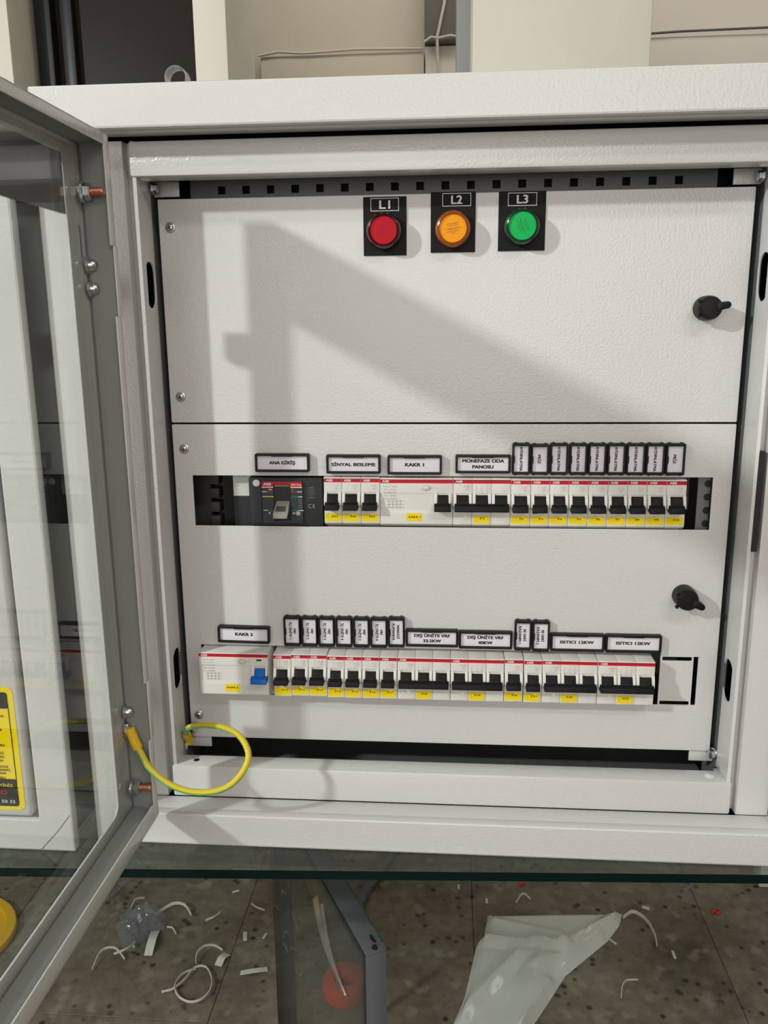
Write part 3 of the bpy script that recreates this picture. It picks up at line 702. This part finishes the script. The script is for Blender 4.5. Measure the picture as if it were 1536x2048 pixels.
for k, (a, b) in enumerate(VL): holder(a, b, -188.2, -218.4, 'VRF\nİÇ ÜNİTE %d' % (k + 1), 'upright black-framed label reading VRF İÇ ÜNİTE %d above breaker F%d' % (k + 1, k + 11), True, 2.3, 17.2)
holder(-56.2, -39.8, -187.5, -217.8, 'MERKEZİ\nKUMANDA', 'upright black-framed label reading MERKEZİ KUMANDA', True, 2.3, 17.2)
holder(-39.0, 12.0, -199.3, -216.6, 'DIŞ ÜNİTE VRF\n33.5KW', lab % 'DIŞ ÜNİTE VRF 33.5KW', cap=2.9, width=34.5)
holder(12.4, 63.9, -200.0, -217.6, 'DIŞ ÜNİTE VRF\n40KW', lab % 'DIŞ ÜNİTE VRF 40KW', cap=2.9, width=34.5)
holder(65.7, 82.1, -188.3, -218.3, 'ISI GERİ\nKAZANIM 1', 'upright black-framed label reading ISI GERİ KAZANIM 1 above breaker F20', True, 2.3, 17.5)
holder(82.6, 99.2, -188.5, -219.2, 'ISI GERİ\nKAZANIM 2', 'upright black-framed label reading ISI GERİ KAZANIM 2 above breaker F21', True, 2.3, 17.5)
holder(99.9, 151.2, -200.9, -218.4, 'ISITICI 12KW', 'wide black-framed label reading ISITICI 12KW above breaker F22', cap=2.9, width=31.5)
holder(151.8, 204.5, -200.9, -218.5, 'ISITICI 12KW', 'wide black-framed label reading ISITICI 12KW above breaker F23', cap=2.9, width=31.5)

# ------------------------------------------------------------------ pilot lamps
FILM = 'Schutzfolie\nentfernen\n\nRemove\nprotection\nfilm'
for (x0, x1, z0, z1, lx, lz, n, c, rot, w_) in ((-75.0, -37.1, 148.6, 197.8, -56.4, 168.7, 'L1', 'red', 25, 'red'), (-15.9, 23.0, 150.4, 200.6, 3.4, 169.2, 'L2', 'amber', 8, 'orange'), (42.8, 83.2, 150.8, 199.9, 62.5, 170.2, 'L3', 'green', -70, 'green')):
    t = empty('pilot_lamp', ((x0 + x1) / 2, 0, z0), 'round %s pilot lamp on black plate marked %s' % (w_, n), 'lamp', 'phase pilot lamps')
    MB().box(x0, x1, -1.6, 0, z0, z1, .3, 1).build('legend_plate', 'plate_black', t)
    a, b = (x0 + x1) / 2 - 12.4 + (3 if n == 'L2' else 0), (x0 + x1) / 2 + 12.4 + (3 if n == 'L2' else 0); zz = z1 - 6.6
    plate('legend_border', 'ink_white', t, rect(a, b, zz - 5.4, zz + 5.4), [rect(a + .5, b - .5, zz - 4.9, zz + 4.9)], 'XZ', -1.7, .2, 0)
    lettering(n, 7.0, (a + b) / 2, zz, -1.85, 'ink_white', t, width=9.2, bold=.03)
    MB().lathe([(15.2, 1.5), (15.2, 9), (14.8, 13), (13.4, 15.8), (12.2, 16.4), (11.9, 15.6), (11.8, 13.5)], (lx, 0, lz), (0, -1, 0), 48).build('bezel', 'bezel_' + c, t)
    ln = MB().lathe([(11.9, 13.6), (11.6, 14.4), (.01, 14.7)], (lx, 0, lz), (0, -1, 0), 48).build('lens', 'lens_' + c, t)
    lettering(FILM, 1.15, lx, lz, -14.9, 'film_' + c, ln, width=10.5 if n != 'L3' else 11, rot=rot, bold=.01)
    c_, s2 = math.cos(math.radians(rot)), math.sin(math.radians(rot))
    MB().tube([(lx - 7 * c_, -14.85, lz - 7 * s2), (lx + 7 * c_, -14.85, lz + 7 * s2)], .16, 4).build('film_rule', 'film_' + c, ln)

# ------------------------------------------------------------------ earth lead between cabinet and door
def spline(P, n=10):
    P = [Vector(p) for p in P]; out = []
    Q = [P[0] * 2 - P[1]] + P + [P[-1] * 2 - P[-2]]
    for i in range(1, len(Q) - 2):
        a, b, c, d = Q[i - 1:i + 3]
        for k in range(n):
            t = k / n; out.append(.5 * ((2 * b) + (c - a) * t + (2 * a - 5 * b + 4 * c - d) * t * t + (3 * b - a - 3 * c + d) * t ** 3))
    out.append(P[-1]); return out
E_ = empty('earth_lead', (-230, -60, -360), 'green and yellow earth lead looping from cabinet corner to open door', 'cable')
lead = [(-258.6, -12, -318), (-258, -19, -309), (-254, -28, -298), (-230, -48, -284), (-205, -66, -277), (-187, -80, -278), (-177, -92, -288), (-180, -99, -300), (-191, -104, -312), (-207, -107, -318), (-228, -108, -318), (-248, -107, -311), (-264, -106, -297), (-271, -105, -284), (-276, -104, -274), (-280, -103, -263)]
wp = spline(lead, 8)
MB().tube(wp, 2.9, 16, uv=True, up=(.45, -.35, .9)).build('wire', 'earth', E_)
MB().tube([wp[0] + Vector((0, 1, -5)), wp[0], wp[4], wp[8]], 4.0, 10).build('lug_sleeve', principled('sleeve_yellow', (.80, .48, .01), .5), E_, label='yellow crimp sleeve at the cabinet end')
MB().tube([wp[-13], wp[-8], wp[-1], wp[-1] + Vector((-.6, .2, 3))], 4.3, 10).build('lug_sleeve', bpy.data.materials['sleeve_yellow'], E_, label='yellow crimp sleeve at the door end')
MB().box(-286.4, -281, -105, -97, -264, -256, .6).build('cable_lug', 'zinc', E_)
MB().box(-262.6, -259, -16, -9, -330, -321, .6).build('cable_lug', 'zinc', E_)

# ------------------------------------------------------------------ clear cap on top of the cabinet
MB().lathe([(8.2, 0), (8.9, 0), (9.0, 6), (8.9, 13), (8.2, 13), (8.1, 6), (8.2, 0)], (-221, -50, 285.0), (0, 1, 0), 32).build('tape_roll', 'film', None, (-221, -45, 276))
tag(bpy.data.objects['tape_roll'], 'small clear tape roll standing on top of the open cabinet', 'tape')

# ------------------------------------------------------------------ neighbouring closed cabinet on the left
DX, DY = -349 - 335, -18
c2 = empty('electrical_cabinet', (DX, DY, -397), 'closed grey cabinet with yellow warning sticker seen through the door glass', 'cabinet')
cabinet_shell(c2, DX, DY)
MB().box(DX - 298, DX + 297.5, DY - 74, DY - 50, -361, 240, 4, 3).build('door', 'powder', c2)
MB().box(DX - 301, DX + 301, DY - 52, DY - 44, -363, 242).build('door_seal', 'rubber', c2)
stk = plate('warning_sticker', 'yellow', c2, rect(DX + 150, DX + 292, -365 + 12, -229, 6, 5), [], 'XZ', DY - 74.3, .3, 0)
def blk(z0, z1, x0=DX + 155, x1=DX + 286.5): 
    plate('sticker_band', 'plate_black', stk, rect(x0, x1, z0, z1, 2.5, 3), [], 'XZ', DY - 74.7, .2, 0)
blk(-349, -321); blk(-250, -234)
MB().box(DX + 285.9, DX + 286.6, DY - 74.8, DY - 74.3, -325, -245).build('sticker_border', 'plate_black', stk)
YS = DY - 74.95
def lt(s_, cap, xr, z, mat='ink', wd=None):
    me_w = wd or cap * .78 * len(s_)
    lettering(s_, cap, xr - me_w / 2, z, YS, mat, stk, width=me_w, bold=.02)
XR = DX + 284
lt('DİKKAT!', 6, DX + 274, -242, 'paper', 34)
for s_, z, r_ in (('BAĞLANTILARI', -257, 0), ('KONTROL', -261.5, -6), ('YAPARAK', -271, -3), ('B.', -278, -8), ('KUMLA', -286.5, -2), ('YETLİ', -294, -4), ('YİNİZ.', -298, -3), ('LARA', -302, -5), ('BA, İZOLE', -308, -1), ('KULLANINIZ.', -311.6, 1), ('DUSON', -315, -4), ('ONLU', -319.6, -5)): lt(s_, 2.3, XR + r_ - 3, z)
lt('LAYINIZ', 2.3, XR - 6, -323.5 + 4.6 - 3); lt('ETMEYİNİZ.', 3.0, XR - 1, -327 + 0, 'yellow')
lt('SO', 4.6, XR - 8, -334.5, 'red', 10); lt('065 50 32', 3.2, XR - 1, -344, 'paper', 24)
MB().tube([(DX + 302, DY - 72.2, -397 + 2), (DX + 320, DY - 72.2, -375), (DX + 333, DY - 72.2, -358)], .35, 5).build('pen_mark', bpy.data.materials['pen_blue'], c2)

# ------------------------------------------------------------------ glass table
tb = empty('glass_table', (0, 400, FL), 'glass topped table with dark green edge carrying both grey cabinets', 'table')
def table_top():
    p = [(-1500, -171), (1250, -36), (1250, 1010), (-1500, 1010)]
    mb = MB().prism(p, 'Z', -406, -397, 0)
    me = mb.mesh('glass_top', root_of(tb), smooth=False)
    me.materials.append(M['table_glass']); me.materials.append(M['glass_edge'])
    for f in me.polygons:
        if abs(f.normal.z) < .5: f.material_index = 1
    link('glass_top', me, 'table_glass', tb)
table_top()
for x, y in ((728, 948), (1180, 60), (-1430, 960), (-1430, -60)):
    MB().box(x - 22, x + 22, y - 22, y + 22, FL, -406, 3).build('leg', 'leg_white', tb)

# ------------------------------------------------------------------ framed glazed panel standing on the floor under the table
sp = empty('glazed_panel', (-89, 30, FL), 'blue-grey framed glass panel standing on edge on the floor under the table', 'panel')
A = Vector((-89.3, 29.6, 0)); Bv = Vector((-266.5, 363.4, 0)); u = (Bv - A).normalized(); n_ = Vector((u.y, -u.x, 0)) * -1
if n_.x < 0: n_ = -n_
n_ = Vector((abs(u.y), abs(u.x), 0)); LEN = (Bv - A).length; TH = 28; ZTOP = -600; ZBOT = FL
def obb(mb, l0, l1, t0, t1, z0, z1, bev=0):
    before = set(mb.bm.verts)
    mb.box(l0, l1, t0, t1, z0, z1, bev)
    for v in mb.bm.verts:
        if v not in before: l, t, z = v.co; p = A + u * l + n_ * t; v.co = (p.x, p.y, z)
W_ = 22
fb = MB(); obb(fb, 0, LEN, 2, TH, ZTOP - 3, ZTOP, .6); obb(fb, 0, 3, 2, TH, ZBOT, ZTOP - 3, .6); obb(fb, LEN - 3, LEN, 2, TH, ZBOT, ZTOP - 3, .6); obb(fb, 0, LEN, 2, TH, ZBOT, ZBOT + 3, .6)
fb.build('frame', 'spare_paint', sp)
gk = MB(); obb(gk, 1, LEN, .4, 2.2, ZTOP - 1.4, ZTOP + .15); obb(gk, -.15, 1.4, .4, 2.2, ZBOT, ZTOP)
gk.build('gasket', 'rubber', sp)
gp = MB(); obb(gp, 1, LEN - 1, -3.6, .4, ZBOT + 1, ZTOP - 1, .5); gp.build('glass_pane', 'spare_glass', sp)
ge = MB(); obb(ge, 14, LEN, TH, TH + 1.6, ZTOP - 5, ZTOP - .2); ge.build('glass_edge', principled('edge_green', (.01, .09, .05), .2), sp)
hl = MB()
for l, t, a_, b_ in ((20, 20, 7, 2.6), (7, 17, 5, 4)):
    pts = [(l + a_ * math.cos(k * .785) * random.uniform(.7, 1.2), t + b_ * math.sin(k * .785) * random.uniform(.7, 1.2)) for k in range(8)]
    vs = [hl.bm.verts.new(A + u * p + n_ * q + Vector((0, 0, ZTOP + .25))) for p, q in pts]; hl._f(vs)
hl.build('corner_hole', 'ink', sp)
def wrap(l0, l1, z0, z1, wdt):
    mb = MB(); P = []
    for k in range(7):
        f = k / 6; l = l0 + (l1 - l0) * f; z = z0 + (z1 - z0) * f
        P.append(A + u * l + n_ * (-6 - 5 * math.sin(f * 3.1)) + Vector((0, 0, z)))
    mb.tube(P, 1, 6, flat=(wdt, 1.2), up=u); mb.build('loose_film', 'film', sp)
wrap(150, 55, -628, -690, 10); wrap(125, 45, -620, -688, 5); wrap(40, 12, -780, -820, 4)

# orange ring and grey hose lying behind that panel
MB().lathe([(22, 0), (40, 0), (42, 4), (42, 30), (40, 34), (22, 34), (20, 30), (20, 4), (22, 0)], (-186, 566, FL), (0, 0, 1), 32).build('tape_reel', 'orange', None, (-186, 566, FL))
tag(bpy.data.objects['tape_reel'], 'bright orange plastic ring on the floor seen through the glazed panel', 'ring')
o = MB().tube(spline([(-70, 1130, FL + 12), (-118, 1000, FL + 12), (-150, 915, FL + 12), (-178, 830, FL + 12), (-196, 740, FL + 12)]), 12, 10).build('floor_hose', 'hose', None, (-150, 915, FL)); tag(o, 'dark grey hose curving over the floor behind the glazed panel', 'hose')

# yellow tray at the far left
ty = empty('plastic_tray', (-1040, 650, FL), 'yellow plastic tray on the floor at the lower left corner', 'tray')
def octo(r): return [(-1040 + r * 1.15 * math.cos(math.radians(a)), 650 + r * math.sin(math.radians(a))) for a in range(0, 360, 12)]
tr = MB().prism(octo(112), 'Z', FL + .5, FL + 4); tr.build('tray_base', 'yellow_tray', ty)
plate('tray_rim', 'yellow_tray', ty, octo(128), [octo(108)], 'XY', FL + 8, 15, 3)

# ------------------------------------------------------------------ litter on the floor
def scrap(name, pts, label, half_w, half_t, mat='offcut', arch=0, upright=False, cat='offcut', closed=False, z=0):
    n = len(pts); P = []
    for i, p in enumerate(pts):
        h = half_w if upright else half_t
        P.append((p[0], p[1], FL + h + .6 + z + arch * math.sin(math.pi * i / max(1, n - 1))))
    P = spline(P, 8) if n > 2 else [Vector(a) for a in P]
    o = MB().tube(P, 1, 4, flat=((half_w, half_t) if upright else (half_t, half_w)), up=(0, 0, 1)).build(name, mat, None, (pts[0][0], pts[0][1], FL), smooth=True, ang=50)
    return tag(o, label, cat, 'trunking offcuts on the floor' if cat == 'offcut' else None)
scrap('trunking_offcut', [(-691, 586), (-687, 622), (-663, 632), (-637, 617)], 'thin white curved strip nearest the open door rail, left of floor litter', 3.2, 1.0, arch=14, upright=True)
scrap('trunking_offcut', [(-662, 624), (-638, 631), (-631, 659)], 'short white curl crossing the leftmost thin strip below the crumpled film', 3, 1, arch=8, upright=True, z=5)
scrap('trunking_offcut', [(-535, 540), (-515, 548), (-500, 570), (-489, 600), (-468, 603), (-449, 577), (-442, 546), (-453, 522), (-475, 516), (-500, 530), (-514, 556), (-508, 586), (-487, 602)], 'white strip curled into a full ring left of the glazed panel', 3.2, 1.0, arch=5, upright=True)
scrap('trunking_offcut', [(-490, 612), (-493, 629), (-484, 647), (-466, 655), (-447, 652)], 'white arched strip rising from the curled ring', 3, 1, arch=10, upright=True, z=3)
scrap('trunking_offcut', [(-446, 614), (-442, 630), (-436, 647)], 'flat white strip piece at the right end of the arched strip', 11, .8, arch=6)
scrap('trunking_offcut', [(-595, 632), (-597, 665), (-604, 701)], 'broad bent white strip just below the crumpled clear film', 12, .8, arch=12)
scrap('trunking_offcut', [(-612, 757), (-586, 770), (-561, 766), (-541, 747)], 'curved white strip behind the crumpled film, pointing right', 4.5, 1, arch=10, upright=True, z=2)
scrap('trunking_offcut', [(-583, 713), (-569, 706), (-557, 694)], 'small white curl right of the crumpled film', 2.6, .9, arch=4, upright=True)
scrap('trunking_offcut', [(-681, 762), (-678, 785), (-664, 799)], 'small pale curl behind the crumpled film at its left', 3, 1, arch=6, upright=True)
scrap('clear_tube', [(-745, 792), (-731, 827), (-717, 868)], 'clear narrow tube beside the open door rail', 4, 3, 'crumple', cat='tube')
scrap('trunking_offcut', [(-507, 737), (-491, 746), (-482, 764)], 'slim white bent strip right of the curved strip, under the table edge', 3, 1, arch=3, upright=True)
scrap('trunking_offcut', [(-421, 795), (-406, 782), (-388, 777)], 'white bent strip touching the glazed panel on its left', 3, 1, arch=2, upright=True)
scrap('trunking_offcut', [(-415, 711), (-409, 686)], 'small white oblong chip left of the glazed panel', 6, 1)
scrap('trunking_offcut', [(-397, 599), (-371, 602), (-346, 612)], 'flat slightly bent white strip touching the glazed panel low down', 8, .8, arch=4)
scrap('trunking_offcut', [(-373, 694), (-369, 709)], 'tiny yellowish chip beside the glazed panel', 3.5, 1.2)
scrap('trunking_offcut', [(-473, 831), (-460, 839)], 'tiny white crumb behind the bent strips left of panel', 3, 1.5)
scrap('trunking_offcut', [(157, 836), (175, 864), (190, 850)], 'white V-shaped strip behind the plastic bag', 3, 1.2, arch=2, upright=True)
scrap('trunking_offcut', [(33, 889), (33, 876)], 'tiny white crumb farthest back, behind bag\'s left corner', 3.5, 1.6)
scrap('trunking_offcut', [(94, 846), (94, 832)], 'tiny white crumb just behind the plastic bag', 3.5, 1.6)
scrap('red_scrap', [(172, 897), (180, 907)], 'small red scrap behind the plastic bag', 5, 2, 'red_bit', cat='scrap')
scrap('red_scrap', [(574, 834), (590, 840), (585, 828)], 'small red scrap far right of the plastic bag', 5, 2, 'red_bit', cat='scrap')
scrap('trunking_offcut', [(381, 801), (402, 814), (419, 798), (428, 776), (433, 747), (432, 721)], 'long white tapered strip curving right from the bag tip', 5.5, 1.1, arch=8, upright=True)
scrap('trunking_offcut', [(430, 842), (444, 836)], 'white square chip behind the long tapered strip', 6, 1.2)
scrap('trunking_offcut', [(461, 714), (461, 693)], 'white oblong chip right of the long tapered strip', 3.6, 1)
scrap('trunking_offcut', [(333, 583), (339, 605), (351, 622), (374, 631)], 'thin white curl alone on the floor right of the bag', 2.4, .9, arch=6, upright=True)
scrap('clear_tube', [(535, 896), (561, 925)], 'clear short tube on floor behind the far right tile joint', 5, 4, 'crumple', cat='tube')
scrap('trunking_offcut', [(340, 740), (352, 725)], 'pale sliver under the right edge of the plastic bag', 3, 1)
scrap('clear_tape', [(-730, 906), (-738, 937), (-717, 914)], 'clear bent scrap on floor seen through the table glass', 5, 1.5, 'crumple', cat='tape', arch=4)
scrap('clear_tape', [(366, 823), (366, 850)], 'clear tape stub sticking out behind the bag tip', 7, 1, 'crumple', cat='tape', arch=6)

# crumpled film and plastic bag: folded sheets
def hull_grid(poly, n, fn, thick, name, mat, label, cat):
    """subdivided sheet over a polygon on the floor, raised by fn(x, y)"""
    bm = bmesh.new(); f = bm.faces.new([bm.verts.new((x, y, 0)) for x, y in poly])
    bmesh.ops.triangulate(bm, faces=[f])
    for _ in range(n): bmesh.ops.subdivide_edges(bm, edges=[e for e in bm.edges if e.calc_length() > 7], cuts=1, use_grid_fill=True)
    bmesh.ops.triangulate(bm, faces=bm.faces)
    r = Vector((sum(p[0] for p in poly) / len(poly), sum(p[1] for p in poly) / len(poly), FL))
    edge = {v for v in bm.verts if v.is_boundary}
    base = list(bm.verts); top = {}
    for v in base:
        x, y = v.co.x, v.co.y
        d = min(1, min((Vector((x, y)) - Vector(p).lerp(Vector(q), max(0, min(1, (Vector((x, y)) - Vector(p)).dot(Vector(q) - Vector(p)) / (Vector(q) - Vector(p)).length_squared)))).length for p, q in zip(poly, poly[1:] + poly[:1])) / thick[1])
        h = fn(x, y)
        v.co.z = FL + 1 + 2.0 * d
        top[v] = (x, y, FL + 2 + d * (thick[0] + h))
    tv = {v: (bm.verts.new(c) if v not in edge else v) for v, c in top.items()}
    for f in list(bm.faces):
        try: bm.faces.new([tv[v] for v in f.verts])
        except ValueError: pass
    mb = MB(); mb.bm.free(); mb.bm = bm
    o = mb.build(name, mat, None, r, ang=28)
    return tag(o, label, cat)
from mathutils import noise as mn
def folds(sx, sy, amp, seed, k=3.0):
    def f(x, y):
        p = Vector((x / sx, y / sy, seed)); a = mn.noise(p); b = mn.noise(p * 2.3 + Vector((3, 1, 0)))
        return amp * ((1 - abs(a) * k * .5) + .5 * (1 - abs(b) * k * .6))
    return f
def bag_h(x, y):
    # flat film with sharp tent creases fanning from the folded lip to the open end
    g = 3 * mn.noise(Vector((x / 60, y / 90, 2.2))) + 4
    for (x0, y0, x1, y1, wd, hh) in ((66, 712, 240, 702, 22, 13), (240, 702, 372, 800, 20, 15), (90, 770, 235, 735, 18, 7), (140, 490, 196, 690, 34, 17), (30, 520, 150, 680, 26, 11), (60, 700, 90, 790, 16, 8), (110, 400, 205, 600, 20, 9), (180, 640, 320, 735, 18, 8)):
        a = Vector((x0, y0)); b = Vector((x1, y1)); p = Vector((x, y)); t = max(0, min(1, (p - a).dot(b - a) / (b - a).length_squared)); dd = (p - a.lerp(b, t)).length
        g += hh * max(0, 1 - dd / wd)
    return g
hull_grid([(94, 792), (227, 804), (383, 817), (368, 779), (336, 733), (236, 632), (199, 569), (162, 509), (95, 374), (-4, 367), (17, 499), (41, 570), (64, 687), (69, 709), (84, 731)], 7, bag_h, (4, 14), 'plastic_bag', 'bag', 'large crumpled clear plastic bag lying on the floor', 'bag')
hull_grid([(-696, 713), (-675, 749), (-640, 770), (-597, 747), (-586, 710), (-611, 689), (-630, 653), (-655, 650)], 5, folds(28, 30, 16, 5.1), (10, 12), 'crumpled_film', 'crumple', 'small crumpled clear film with bluish print on the floor', 'film')
